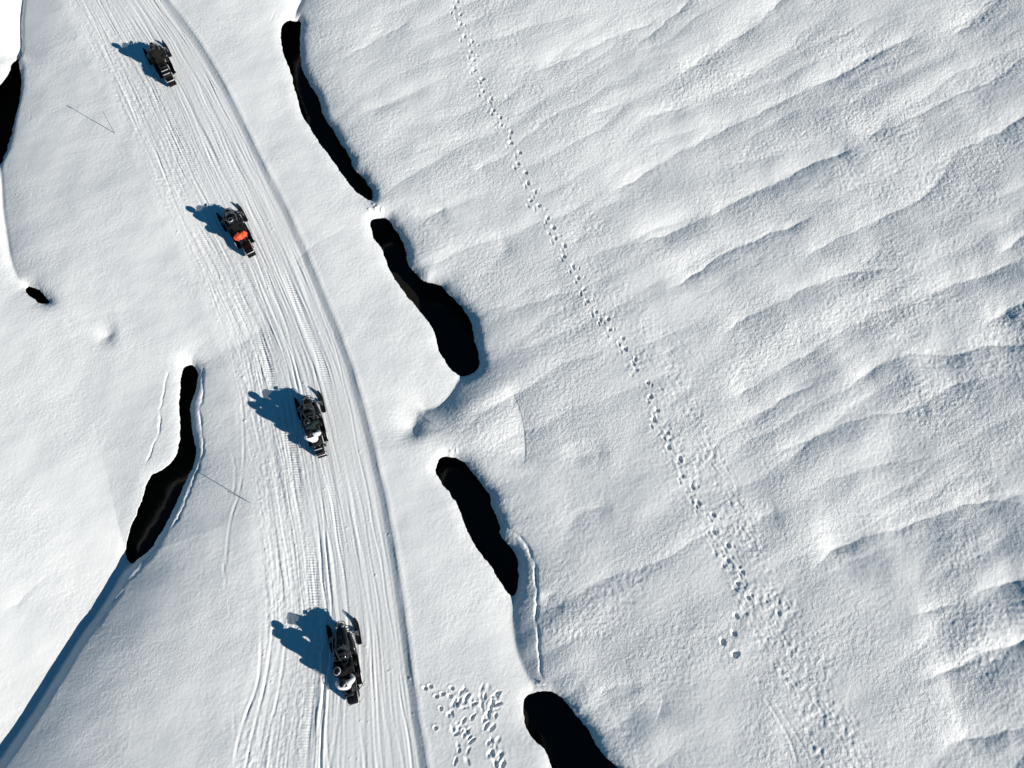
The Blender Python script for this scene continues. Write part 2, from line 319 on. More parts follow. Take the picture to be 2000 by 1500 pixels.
for pts, D, wr, wl, eps in DENT:
    p = chaikin(PP(pts), False, 2); w = window(p, 3); x = XC[w]; y = YC[w]
    x2 = x+.10*perlin(x/.8, y/.8, 47); y2 = y+.10*perlin(x/.8, y/.8, 48)
    d, s, a, L = polydist(x2, y2, p); tp = sm(0, .9, a)*sm(0, .9, L-a)
    hgt[w] -= tp*D*np.exp(-(np.sqrt(d*d+eps*eps)-eps)/(wl+(wr-wl)*(.5+.5*s)))*(1-sm(2, 3, d))
# the rounded hump of the snow bridge and a smaller one by the left pool
for x_, y_, ra_, am_ in ((935, 835, 1.5, .24), (835, 838, .6, .08)):
    c_ = P(x_, y_); w = window(np.array([c_, c_]), ra_*3); hgt[w] += am_*np.exp(-(((XC[w]-c_[0])**2+(YC[w]-c_[1])**2)/ra_**2))
# cracks in the cornices
CRK = [([(393,705),(398,730),(397,752),(398,775),(392,800),(393,825),(397,860),(398,885),(393,905),(385,925),(375,955),(362,990),(345,1022),(325,1050)], .055, .045),
       ([(340,715),(322,735),(322,758),(316,785),(312,810),(311,835),(308,855),(298,875),(290,895),(284,905),(281,925)], .045, .04), ([(308,745),(318,752)], .05, .04),
       ([(977,1018),(992,1030),(1010,1042),(1025,1060),(1040,1085),(1046,1110),(1049,1150),(1047,1200),(1050,1240),(1055,1280),(1055,1310),(1062,1335)], .085, .06),
       ([(36,0),(32,40),(38,70),(30,110)], .08, .06), ([(325,1050),(290,1100),(245,1160),(200,1230)], .028, .06), ([(0,1400),(60,1370),(120,1290),(190,1190)], .0, .05)]
for pts, dep, wd in CRK:
    if dep <= 0: continue
    p = chaikin(PP(pts), False, 1); w = window(p, 1); x = XC[w]; y = YC[w]
    x2 = x+.06*perlin(x/.5, y/.5, 51)+.035*perlin(x/.15, y/.15, 54); y2 = y+.06*perlin(x/.5, y/.5, 52)
    d, s, a, L = polydist(x2, y2, p); tp = sm(0, .5, a)*sm(0, .5, L-a)*np.clip(.75+1.5*perlin(a/.6, a*0+2, 53), .05, 1.7)
    hgt[w] -= dep*tp*np.exp(-(d/wd)**2)
    hgt[w] += dep*.12*tp*np.clip(s, 0, 1)*np.exp(-d/.3)

# ---- bands of old, frozen ski and boot marks beside the footprints
BAND = [(PP([(930,-60),(960,0),(990,90),(1030,170),(1070,260),(1110,360),(1150,450),(1200,560),(1250,650),(1310,760),(1360,850),(1400,950),(1440,1040),(1480,1140),(1530,1220),(1580,1310),(1650,1450),(1700,1560)]), .95),
        (PP([(890,0),(943,177),(1031,357),(1101,500),(1190,643),(1270,775),(1363,979),(1441,1139),(1480,1230),(1560,1340),(1620,1500)]), .45)]
band = np.zeros(XC.shape, F4)
for p, wd in BAND:
    w = window(p, 3); d, s, a, L = polydist(XC[w], YC[w], p); band[w] = np.maximum(band[w], 1-sm(wd*.5, wd*1.3, d))
crusty = sm(.05, .45, perlin((XC*.87+YC*.5)/6, (YC*.87-XC*.5)/2.6, 61)+.55*sm(11, 24, XC+.3*YC)-.30)*rightside
ca, sa = math.cos(R(30)), math.sin(R(30))
ra = XC*ca+YC*sa; rb = -XC*sa+YC*ca                     # along / across the wind ridges
wx = .25*perlin(ra/2.0, rb/2.0, 71)
bil = 1-2*np.abs(perlin(ra/9.5, (rb+wx)/1.8, 72))
hgt -= rightside*near*.050*(bil-.4)*sm(-.8, .2, perlin(XC/8, YC/8, 77))
bil2 = 1-2*np.abs(perlin(ra/2.6, (rb+wx)/.65, 73))
hgt -= rightside*near*.004*bil2*(.5+sm(-.3, .5, perlin(XC/4, YC/4, 74)))
untr = 1-.9*tr
lf = (1-rightside)
hgt += near*untr*(.030*perlin(XC/1.5, YC/1.5, 75)+.008*perlin(ra/.8, rb/.55, 76))
# pebbly crust
lump = .5+.5*sm(-.4, .4, perlin(XC/3, YC/3, 78))
rgh = untr*(.48*lf+.95*rightside)*lump
hgt += near*rgh*(.0075*perlin(ra/.21, rb/.18, 81)+.0075*perlin(XC/.10, YC/.095, 82)-.011*np.abs(perlin(ra/.27, rb/.22, 83)))
hgt += near*crusty*(-.022*np.abs(perlin(ra/.36, rb/.30, 84))-.018*np.abs(perlin(XC/.2, YC/.2, 85)))
bd = XC*.53-YC*.85; bc = XC*.85+YC*.53                   # along / across the old trail
blocks = np.clip(perlin(bd/.30, bc/.17, 91)*6, -1, 1)+.6*np.clip(perlin(bd/.16, bc/.28, 92)*6, -1, 1)
hgt += near*band*rightside*(.010*blocks-.012*np.abs(perlin(bd/.5, bc/.12, 93)))*(.35+.65*sm(-.35, .3, perlin(XC/1.1, YC/1.1, 94)))*(.45+.55*sm(16, 2, YC))
hgt += tr*near*(.0035*perlin(XC/.12, YC/.14, 95))
hgt += tr*near*patch*sm(.75, .15, v/np.maximum(Wd, .5))*(.012*perlin(u/.16, YC/.22, 96)+.007*perlin(u/.09, YC/.11, 97))

# ---- stamps: footprints, clods
def stamp(px, py, rx, ry, ang, dep, rim=.3):
    cx, cy = P(px, py); iy = np.searchsorted(AY, cy); ix = np.searchsorted(AX, cx)
    h0 = hl[min(iy, NY-1), min(ix, NX-1)]; kk = 1-h0/H; cx *= kk; cy *= kk
    r = max(rx, ry)*3+.1
    w = (slice(np.searchsorted(AY, cy-r), np.searchsorted(AY, cy+r)), slice(np.searchsorted(AX, cx-r), np.searchsorted(AX, cx+r)))
    x = GX[w]-cx; y = GY[w]-cy; c, s = math.cos(ang), math.sin(ang)
    a = (x*c+y*s)/rx; b = (-x*s+y*c)/ry
    q = np.sqrt(a*a+b*b)*(1+.35*perlin(GX[w]/.13, GY[w]/.13, 99))
    hgt[w] += -dep*(1-sm(.0, 1.2, q))+rim*dep*np.exp(-((q-1.35)/.28)**2)
FP = [(893,2),(888,14),(899,28),(899,46),(907,70),(922,80),(919,101),(925,117),(926,136),(942,154),(943,177),(959,192),(963,215),(977,229),(979,243),(998,257),(997,278),(1014,297),(1011,318),(1026,336),(1031,357),(1045,374),(1036,391),(1052,401),(1069,425),(1080,444),(1084,464),(1102,479),(1101,500),(1119,520),(1129,542),(1140,564),(1147,587),(1164,608),(1173,624),(1187,622),(1190,643),(1216,660),(1220,680),(1241,701),(1242,721),(1265,747),(1270,775),(1283,800),(1277,820),(1304,845),(1305,873),(1328,896),(1331,928),(1352,950),(1363,980),(1392,1005),(1394,1038),(1422,1064),(1421,1094),(1450,1117),(1441,1139),(1461,1168)]
for i, (x, y) in enumerate(FP):
    stamp(x, y, rng.uniform(.075, .105), rng.uniform(.11, .15), R(28)+rng.uniform(-.4, .4), rng.uniform(.07, .11), .06)
    stamp(x-6+rng.uniform(-3, 3), y+9+rng.uniform(-3, 3), .06, .14, R(28)+rng.uniform(-.4, .4), rng.uniform(.025, .055), .2)
    stamp(x+10+rng.uniform(-4, 4), y+rng.uniform(-8, 8), .05, .11, R(28)+rng.uniform(-.6, .6), rng.uniform(.0, .04), .2)
for x, y, d in [(1438,1202,.20),(1433,1237,.18),(1411,1253,.2),(1436,1277,.26),(1520,1197,.07),(1552,1267,.06),(1512,1339,.05),(1470,1069,.05),(1482,1330,.05),(1580,1430,.05),(1290,760,.05),(1320,770,.05),(1415,1000,.05),(1445,985,.05),(1400,945,.05),(1012,222,.06),(990,190,.04)]:
    stamp(x, y, .11 if d < .25 else .16, .15, R(25), d*.5, .05)
for x, y in [(830,1344),(852,1360),(864,1355),(882,1344),(878,1359),(850,1421),(860,1383),(840,1340)]:
    stamp(x, y, .10, .07, R(-15), .09, .2)
TP = PP([(888,1350),(945,1335),(975,1355),(985,1385),(960,1410),(975,1450),(985,1500),(965,1520),(950,1440),(930,1415),(915,1500),(905,1460),(910,1430),(890,1500),(885,1440),(870,1400)])
cnt = 0
while cnt < 84:
    x = rng.uniform(850, 1000); y = rng.uniform(1335, 1520); g = P(x, y)
    if not inside(np.array([g[0]]), np.array([g[1]]), TP)[0]: continue
    cnt += 1; stamp(x, y, rng.uniform(.06, .095), rng.uniform(.10, .20), R(rng.choice([-35, -10, -60, 20]))+rng.uniform(-.3, .3), rng.uniform(.025, .08), .12)
# clods thrown up along the trail and little plough balls
for i in range(520):
    y = rng.uniform(-20, 1520); g = P(0, y)[1]; a = np.interp(g, EDGE_L[::-1, 1], EDGE_L[::-1, 0]) if EDGE_L[0, 1] > EDGE_L[-1, 1] else 0
    b = np.interp(g, EDGE_R[::-1, 1], EDGE_R[::-1, 0]); q = rng.beta(1.1, 3.2) if i % 3 else rng.uniform(0, 1)
    gx = a+(b-a)*q; sc_ = H/(g*math.sin(TILT)+H*math.cos(TILT)); px = 1000+FPX*gx/(g*math.sin(TILT)+H*math.cos(TILT))
    r = rng.uniform(.022, .055); stamp(px, y, r, r*rng.uniform(.7, 1.6), rng.uniform(0, 3), -rng.uniform(.008, .026), 0)
for i in range(20):                                      # brink clods near the snow bridges
    cx, cy = [(727,404),(885,882),(1062,1338),(735,408)][i % 4]; r = rng.uniform(.05, .11)
    stamp(cx+rng.normal(0, 7), cy+rng.normal(0, 5), r, r, 0, -rng.uniform(.02, .05), 0)

# ---- cut the holes
sd = np.full(GX.shape, 9.0, F4)
for key, pts in HW.items():
    w = window(pts, 1.5); x = XC[w]; y = YC[w]
    x = x+.05*perlin(x/.45, y/.45, 101)+.022*perlin(x/.13, y/.13, 102); y = y+.05*perlin(x/.45, y/.45, 103)+.022*perlin(x/.13, y/.13, 104)
    d, s, a, L = polydist(x, y, pts, True); ins = inside(x, y, pts); d = np.where(ins, -d, d); sd[w] = np.minimum(sd[w], d)
gy_, gx_ = np.gradient(sd, AY.astype(F4), AX.astype(F4))
gl = np.sqrt(gx_**2+gy_**2)+1e-6; gx_ /= gl; gy_ /= gl
lip = (sd < .5) & (sd > -.3)                            # rounded brink
dcl = XC-yinterp(CL, YC); far_bank = np.where(np.abs(dcr) < np.abs(dcl), dcr, dcl); fb = sm(-.3, .3, far_bank)
hgt = np.where(lip, hgt-(.06+.115*fb)*(1-np.clip(sd, 0, .5)/.5)**2, hgt)
move = (sd < 0) & (sd > -.06)
VX = np.where(move, GX-sd*gx_, GX); VY = np.where(move, GY-sd*gy_, GY)
idx = np.arange(NX*NY, dtype=np.int64).reshape(NY, NX)
quads = np.stack([idx[:-1, :-1], idx[:-1, 1:], idx[1:, 1:], idx[1:, :-1]], -1).reshape(-1, 4)
kv = (sd > -.033).ravel(); outv = (sd > 0).ravel()
keep = kv[quads].all(1) & outv[quads].any(1)
quads = quads[keep]
co = np.stack([VX.ravel(), VY.ravel(), hgt.ravel()], 1)
# boundary loops -> undercut brim
e = np.concatenate([quads[:, [0, 1]], quads[:, [1, 2]], quads[:, [2, 3]], quads[:, [3, 0]]])
key_ = np.minimum(e[:, 0], e[:, 1])*(NX*NY)+np.maximum(e[:, 0], e[:, 1])
uq, inv, cn = np.unique(key_, return_inverse=True, return_counts=True)
be = e[cn[inv] == 1]
bsd = np.abs(sd.ravel()); be = be[(bsd[be[:, 0]] < .2) & (bsd[be[:, 1]] < .2)]
used = np.unique(quads); remap = -np.ones(NX*NY, np.int64); remap[used] = np.arange(len(used))
co2 = co[used]; quads = remap[quads]; be = remap[be]
bv = np.unique(be); br = -np.ones(len(used), np.int64); br[bv] = np.arange(len(bv))
gxb = gx_.ravel()[used[bv]]; gyb = gy_.ravel()[used[bv]]
base = co2[bv]; rings = []
for out_, dn in ((.0, .05), (.10, .14), (.34, .24), (.60, .34)):
    r = base.copy(); r[:, 0] += gxb*out_; r[:, 1] += gyb*out_; r[:, 2] -= dn; rings.append(r)
n0 = len(co2); allv = [co2]+rings; sk = []; prev = be
for j in range(len(rings)):
    cur = br[be]+n0+j*len(bv)
    sk.append(np.stack([prev[:, 1], prev[:, 0], cur[:, 0], cur[:, 1]], 1)); prev = cur
faces = np.concatenate([quads]+sk); verts = np.concatenate(allv).astype(F4)
me = bpy.data.meshes.new('snow_ground')
me.vertices.add(len(verts)); me.vertices.foreach_set('co', verts.ravel())
me.loops.add(len(faces)*4); me.loops.foreach_set('vertex_index', faces.astype(np.int32).ravel())
me.polygons.add(len(faces)); me.polygons.foreach_set('loop_start', np.arange(0, len(faces)*4, 4, dtype=np.int32))
me.update(calc_edges=True); me.polygons.foreach_set('use_smooth', np.ones(len(faces), bool))
gr = (.34+.30*rightside*(1+.5*crusty)-.14*tr)
gr = (gr*(.45+.8*sm(-.35, .4, perlin(XC/4.5, YC/3.2, 111)))).astype(F4)
at = me.attributes.new('grain', 'FLOAT', 'POINT'); arr = np.full(len(verts), .2, F4); arr[:n0] = gr.ravel()[used]; at.data.foreach_set('value', arr)
me.materials.append(M['snow'])
ground = bpy.data.objects.new('snow_ground', me); SC.collection.objects.link(ground); ground['kind'] = 'structure'
def ground_z(x, y):
    i = min(max(np.searchsorted(AX, x), 0), NX-1); j = min(max(np.searchsorted(AY, y), 0), NY-1); return float(hgt[j, i])

# ------------------------------------------------------------------ helpers for objects
def link(name, mesh, mat, parent=None, smooth=True):
    if smooth:
        for p in mesh.polygons: p.use_smooth = True
    if mat: mesh.materials.append(mat)
    o = bpy.data.objects.new(name, mesh); SC.collection.objects.link(o)
    if parent: o.parent = parent
    return o
def fin(name, bm, mat, parent=None, bev=0, smooth=True):
    bmesh.ops.recalc_face_normals(bm, faces=bm.faces)
    if bev > 0: bmesh.ops.bevel(bm, geom=[e for e in bm.edges if e.is_manifold and e.calc_face_angle(0) > .5], offset=bev, segments=2, profile=.6, affect='EDGES')
    m = bpy.data.meshes.new(name); bm.to_mesh(m); bm.free(); return link(name, m, mat, parent, smooth)
def box(bm, c, s, rot=None):
    mt = Matrix.Translation(c) @ (rot.to_4x4() if rot else Matrix.Identity(4)) @ Matrix.Diagonal((*s, 1))
    bmesh.ops.create_cube(bm, size=1, matrix=mt)
def tube(bm, pts, r, n=8, closed=False, rr=None):
    pts = [Vector(p) for p in pts]; L = len(pts); rings = []
    for i, p in enumerate(pts):
        a = pts[(i-1) % L] if closed or i > 0 else p; b = pts[(i+1) % L] if closed or i < L-1 else p
        t = (b-a).normalized(); up = Vector((0, 0, 1)) if abs(t.z) < .9 else Vector((0, 1, 0))
        s = t.cross(up).normalized(); q = s.cross(t); rad = rr[i] if rr else r
        rings.append([bm.verts.new(p+(s*math.cos(6.2832*k/n)+q*math.sin(6.2832*k/n))*rad) for k in range(n)])
    for i in range(L if closed else L-1):
        A, B = rings[i], rings[(i+1) % L]
        for k in range(n): bm.faces.new((A[k], A[(k+1) % n], B[(k+1) % n], B[k]))
    if not closed: bm.faces.new(rings[0][::-1]); bm.faces.new(rings[-1])
def loft(bm, secs, n=20, ex=2.6):
    """secs: (y, half width, z bottom, z top, x offset) superellipse sections"""
    rings = []
    for s in secs:
        y, hw, zb, zt = s[:4]; xo = s[4] if len(s) > 4 else 0; cz = (zb+zt)/2; hh = (zt-zb)/2; r = []
        for k in range(n):
            a = 6.2832*k/n; c, d = math.cos(a), math.sin(a)
            r.append(bm.verts.new((xo+hw*math.copysign(abs(c)**(2/ex), c), y, cz+hh*math.copysign(abs(d)**(2/ex), d))))
        rings.append(r)
    for A, B in zip(rings, rings[1:]):
        for k in range(n): bm.faces.new((A[k], A[(k+1) % n], B[(k+1) % n], B[k]))
    bm.faces.new(rings[0][::-1]); bm.faces.new(rings[-1])
def thing(name, label, cat, loc, rz, group=None):
    o = bpy.data.objects.new(name, None); SC.collection.objects.link(o); o.location = loc; o.rotation_euler = (0, 0, rz)
    o['label'] = label; o['category'] = cat
    if group: o['group'] = group
    return o
NB = bmesh.new

# water under the snow roof
bm = NB(); bmesh.ops.create_grid(bm, x_segments=40, y_segments=40, size=70, matrix=Matrix.Translation((0, 14, -1.9)))
o = fin('creek_water', bm, M['water']); o['kind'] = 'structure'

# ------------------------------------------------------------------ snowmobile
def snowmobile(label, loc, rz, two_up=True, nose='long', rackbars=False, scale=1.0, boots=None):
    t = thing('snowmobile', label, 'snowmobile', loc, rz, 'snowmobiles driving up the packed trail'); t.scale = (scale,)*3
    for s in (-1, 1):
        x = s*.53; bm = NB(); prof = [(-.46, .05, .06), (-.43, .04, .085), (0, .035, .095), (.26, .04, .095), (.38, .075, .085), (.47, .14, .065), (.54, .21, .035), (.565, .235, .014)]
        rows = []
        for y, z, hw in prof:
            rows.append([bm.verts.new(q) for q in ((x-hw, y, z+.025), (x-hw, y, z), (x-.02, y, z-.012), (x-.015, y, z-.035), (x+.015, y, z-.035), (x+.02, y, z-.012), (x+hw, y, z), (x+hw, y, z+.025), (x+hw*.8, y, z+.018), (x-hw*.8, y, z+.018))])
        for A, B in zip(rows, rows[1:]):
            for k_ in range(10): bm.faces.new((A[k_], A[(k_+1) % 10], B[(k_+1) % 10], B[k_]))
        bm.faces.new(rows[0][::-1]); bm.faces.new(rows[-1])
        ski = fin('ski', bm, M['plastic'], t)
        bm = NB(); tube(bm, [(x-.045, .36, .10), (x-.045, .45, .20), (x-.03, .53, .27), (x, .56, .29), (x+.03, .53, .27), (x+.045, .45, .20), (x+.045, .36, .10)], .011, 6)
        fin('ski_loop', bm, M['plastic'], ski)
        bm = NB(); box(bm, (x, -.02, .12), (.07, .20, .14)); fin('spindle', bm, M['steel'], t, .012)
        bm = NB()
        tube(bm, [(x, .02, .20), (s*.22, .16, .34)], .016); tube(bm, [(x, -.04, .20), (s*.22, -.16, .34)], .016); tube(bm, [(x, -.01, .28), (s*.20, .02, .44)], .014)
        fin('suspension_arm', bm, M['steel'], t)
        bm = NB(); tube(bm, [(s*.44, .0, .23), (s*.20, -.04, .56)], .014)
        hel = []
        for k_ in range(60):
            f = k_/59; a = k_*.7; c = Vector((s*.42, .0, .26)).lerp(Vector((s*.24, -.03, .50)), f); hel.append(c+Vector((math.cos(a)*.03, math.sin(a)*.035, 0)))
        tube(bm, hel, .007, 5); fin('shock_absorber', bm, M['plastic'], t)
    nz = .50 if nose == 'long' else .36
    bm = NB(); loft(bm, [(nz, .07, .40, .47), (nz-.05, .13, .34, .55), (nz-.18, .19, .28, .64), (nz-.36, .235, .26, .73), (nz-.56, .26, .26, .80), (-.22, .29, .26, .90), (-.42, .30, .27, .99), (-.60, .26, .28, 1.0), (-.80, .19, .30, .96), (-.98, .15, .34, .82)], 24, 2.5)
    hood = fin('hood', bm, M['gloss'], t)
    bm = NB(); tube(bm, [(.11, nz-.10, .62), (.17, nz-.34, .74), (.20, -.10, .84), (.21, -.34, .905)], .010, 6); tube(bm, [(-.11, nz-.10, .62), (-.17, nz-.34, .74), (-.20, -.10, .84), (-.21, -.34, .905)], .010, 6); fin('hood_ridge', bm, M['plastic'], hood)
    bm = NB(); box(bm, (0, -.02, .845), (.16, .14, .02)); fin('hood_vent', bm, M['rubber'], hood, .006)
    for s in (-1, 1):
        bm = NB(); bmesh.ops.create_uvsphere(bm, u_segments=12, v_segments=8, radius=1, matrix=Matrix.Translation((s*.12, nz-.15, .60)) @ Matrix.Rotation(R(-35), 4, 'X') @ Matrix.Diagonal((.065, .055, .022, 1))); fin('headlight', bm, M['lens'], t)
        bm = NB(); loft(bm, [(.10, .02, .34, .50, s*.27), (-.05, .07, .29, .62, s*.29), (-.35, .10, .27, .66, s*.32), (-.62, .10, .28, .56, s*.35), (-.80, .05, .30, .40, s*.37)], 14, 3); fin('side_panel', bm, M['gloss'], t)
        bm = NB()
        box(bm, (s*.325, -1.28, .305), (.19, 1.15, .025)); box(bm, (s*.425, -1.28, .33), (.02, 1.15, .06)); tube(bm, [(s*.43, -.62, .50), (s*.435, -.80, .38), (s*.43, -1.86, .345), (s*.30, -2.0, .42), (s*.2, -2.05, .46)], .014, 6)
        fin('running_board', bm, M['darkalu'], t, .004)
        bm = NB(); tube(bm, [(s*.432, -.78, .37), (s*.432, -1.80, .355)], .012, 6); fin('board_rail', bm, M['alu'], t)
    # windscreen
    wh = .40 if nose == 'long' else .31
    bm = NB(); g = []
    for j in range(6):
        f = -.18+1.18*j/5; row = []
        for i in range(13):
            a = (i/12-.5)*2; w_ = .33-.03*f; row.append(bm.verts.new((a*w_, -.24-.22*a*a-.22*f, .86+wh*f-.06*a*a*f*2)))
        g.append(row)
    for j in range(5):
        for i in range(12): bm.faces.new((g[j][i], g[j][i+1], g[j+1][i+1], g[j+1][i]))
    bmesh.ops.solidify(bm, geom=bm.faces[:], thickness=.008)
    ws = fin('windshield', bm, M['smoke'], t)
    bm = NB(); tube(bm, [((i/12-.5)*2*.303, -.46-.22*((i/12-.5)*2)**2, wh+.865-.12*((i/12-.5)*2)**2) for i in range(13)], .004, 6); fin('windshield_trim', bm, M['plastic'], ws)
    bm = NB(); box(bm, (0, -.62, 1.0), (.26, .14, .07), Matrix.Rotation(R(25), 3, 'X')); cons = fin('instrument_panel', bm, M['plastic'], t, .02)
    bm = NB(); box(bm, (0, -.63, 1.045), (.13, .07, .012), Matrix.Rotation(R(25), 3, 'X')); fin('gauge', bm, M['visor'], cons, .004)
    bm = NB(); tube(bm, [(0, -.62, .86), (0, -.78, 1.0)], .03); tube(bm, [(-.36, -.90, .98), (-.20, -.82, 1.01), (0, -.78, 1.03), (.20, -.82, 1.01), (.36, -.90, .98)], .014); hb = fin('handlebar', bm, M['steel'], t)
    for s in (-1, 1):
        bm = NB(); tube(bm, [(s*.25, -.845, 1.003), (s*.38, -.91, .975)], .02); fin('grip', bm, M['rubber'], hb)
        bm = NB(); tube(bm, [(s*.24, -.80, 1.0), (s*.35, -.82, .98)], .007, 6); fin('brake_lever', bm, M['alu'], hb)
    yb = -2.05 if two_up else -1.75
    bm = NB(); loft(bm, [(-.78, .10, .55, .74), (-.86, .15, .50, .79), (-1.1, .17, .48, .78), (-1.4, .19, .48, .77), (-1.55, .20, .48, .80), (-1.8, .20, .48, .84), (yb+.08, .19, .50, .84), (yb, .13, .56, .80)], 20, 3.2); seat = fin('seat', bm, M['seat'], t)
    bm = NB(); tube(bm, [(-.17, -1.52, .72), (-.10, -1.52, .80), (.10, -1.52, .80), (.17, -1.52, .72)], .008, 6); fin('seat_seam', bm, M['plastic'], seat)
    if two_up:
        bm = NB(); loft(bm, [(-2.13, .10, .84, 1.05), (-2.10, .17, .80, 1.12), (-2.06, .17, .80, 1.12), (-2.03, .12, .84, 1.06)], 20, 3.5); br_ = fin('backrest', bm, M['seat'], t)
        bm = NB(); tube(bm, [(-.10, -2.12, .55), (-.10, -2.12, .90)], .014); tube(bm, [(.10, -2.12, .55), (.10, -2.12, .90)], .014); fin('backrest_frame', bm, M['steel'], br_)
    bm = NB(); box(bm, (0, -1.55, .45), (.40, 1.66, .09)); box(bm, (-.197, -1.5, .37), (.012, 1.6, .14)); box(bm, (.197, -1.5, .37), (.012, 1.6, .14)); tun = fin('tunnel', bm, M['darkalu'], t, .006)
    # belt
    bm = NB(); path = []
    for k_ in range(9): a = -math.pi/2-k_/8*math.pi; path.append((-2.15+math.cos(a)*.12, .14+math.sin(a)*.12))
    for k_ in range(9): a = math.pi/2-k_/8*math.pi; path.append((-.45+math.cos(a)*.13, .21+math.sin(a)*.13))
    path += [(-.75, .02)]
    # order: rear arc bottom->top, front arc top->bottom
    ring_o = [(bm.verts.new((-.19, y, z)), bm.verts.new((.19, y, z))) for y, z in path]
    cy_, cz_ = -1.3, .16
    ring_i = [(bm.verts.new((-.19, y+(cy_-y)*.02, z+(cz_-z)*.18)), bm.verts.new((.19, y+(cy_-y)*.02, z+(cz_-z)*.18))) for y, z in path]
    n_ = len(path)
    for i in range(n_):
        j = (i+1) % n_; a, b, c, d = ring_o[i], ring_o[j], ring_i[i], ring_i[j]
        bm.faces.new((a[0], a[1], b[1], b[0])); bm.faces.new((c[0], d[0], d[1], c[1])); bm.faces.new((a[0], b[0], d[0], c[0])); bm.faces.new((a[1], c[1], d[1], b[1]))
    for i in range(n_):
        j = (i+1) % n_; a = Vector((0, *path[i])); b = Vector((0, *path[j])); m_ = max(1, int((b-a).length/.075))
        for q in range(m_):
            p_ = a.lerp(b, (q+.5)/m_); box(bm, p_, (.36, .02, .03))
    bt = fin('belt_track', bm, M['rubber'], t, smooth=False)
    for y in (-.85, -1.4, -1.95):
        for s in (-1, 1):
            bm = NB(); bmesh.ops.create_cone(bm, cap_ends=True, segments=16, radius1=.07, radius2=.07, depth=.04, matrix=Matrix.Translation((s*.215, y, .12)) @ Matrix.Rotation(R(90), 4, 'Y')); fin('idler_wheel', bm, M['plastic'], bt)
    bm = NB(); box(bm, (0, -2.42, .32), (.40, .02, .28), Matrix.Rotation(R(-15), 3, 'X')); fin('snow_flap', bm, M['rubber'], t, .006)
    bm = NB(); tube(bm, [(-.20, -2.0, .50), (-.215, -2.38, .52), (-.19, -2.46, .53), (.19, -2.46, .53), (.215, -2.38, .52), (.20, -2.0, .50)], .017); fin('rear_bumper', bm, M['alu'], t)
    bm = NB(); box(bm, (0, -2.392, .45), (.24, .02, .04)); fin('taillight', bm, M['red'], t, .008)
    bm = NB()
    tube(bm, [(-.17, -2.10, .60), (-.17, -2.36, .60), (.17, -2.36, .60), (.17, -2.10, .60)], .012); 
    for x_ in (-.07, .07): tube(bm, [(x_, -2.1, .60), (x_, -2.36, .60)], .009)
    for x_ in (-.17, .17): tube(bm, [(x_, -2.12, .60), (x_, -2.12, .48)], .01); tube(bm, [(x_, -2.34, .60), (x_, -2.34, .48)], .01)
    fin('cargo_rack', bm, M['plastic'], t)
    bm = NB(); tube(bm, [(-.22, nz-.16, .42), (-.16, nz+.02, .42), (0, nz+.07, .42), (.16, nz+.02, .42), (.22, nz-.16, .42)], .015); fin('front_bumper', bm, M['plastic'], t)
    return t

# ------------------------------------------------------------------ riders
def skin(name, verts, edges, mat, parent, sub=1, root=0):
    bm = NB(); L = bm.verts.layers.skin.verify(); vs = []
    for i, v_ in enumerate(verts):
        q = bm.verts.new(v_[:3]); rx = v_[3]; ry = v_[4] if len(v_) > 4 else rx; q[L].radius = (rx, ry); q[L].use_root = (i == root); vs.append(q)
    for a, b in edges: bm.edges.new((vs[a], vs[b]))
    m = bpy.data.meshes.new(name); bm.to_mesh(m); bm.free(); o = bpy.data.objects.new(name, m); SC.collection.objects.link(o)
    md = o.modifiers.new('skin', 'SKIN'); md.use_smooth_shade = True; s2 = o.modifiers.new('sub', 'SUBSURF'); s2.levels = sub+1; s2.render_levels = sub+1
    dg = bpy.context.evaluated_depsgraph_get(); m2 = bpy.data.meshes.new_from_object(o.evaluated_get(dg)); bpy.data.objects.remove(o)
    m2.name = name; m2.materials.clear(); return link(name, m2, mat, parent)
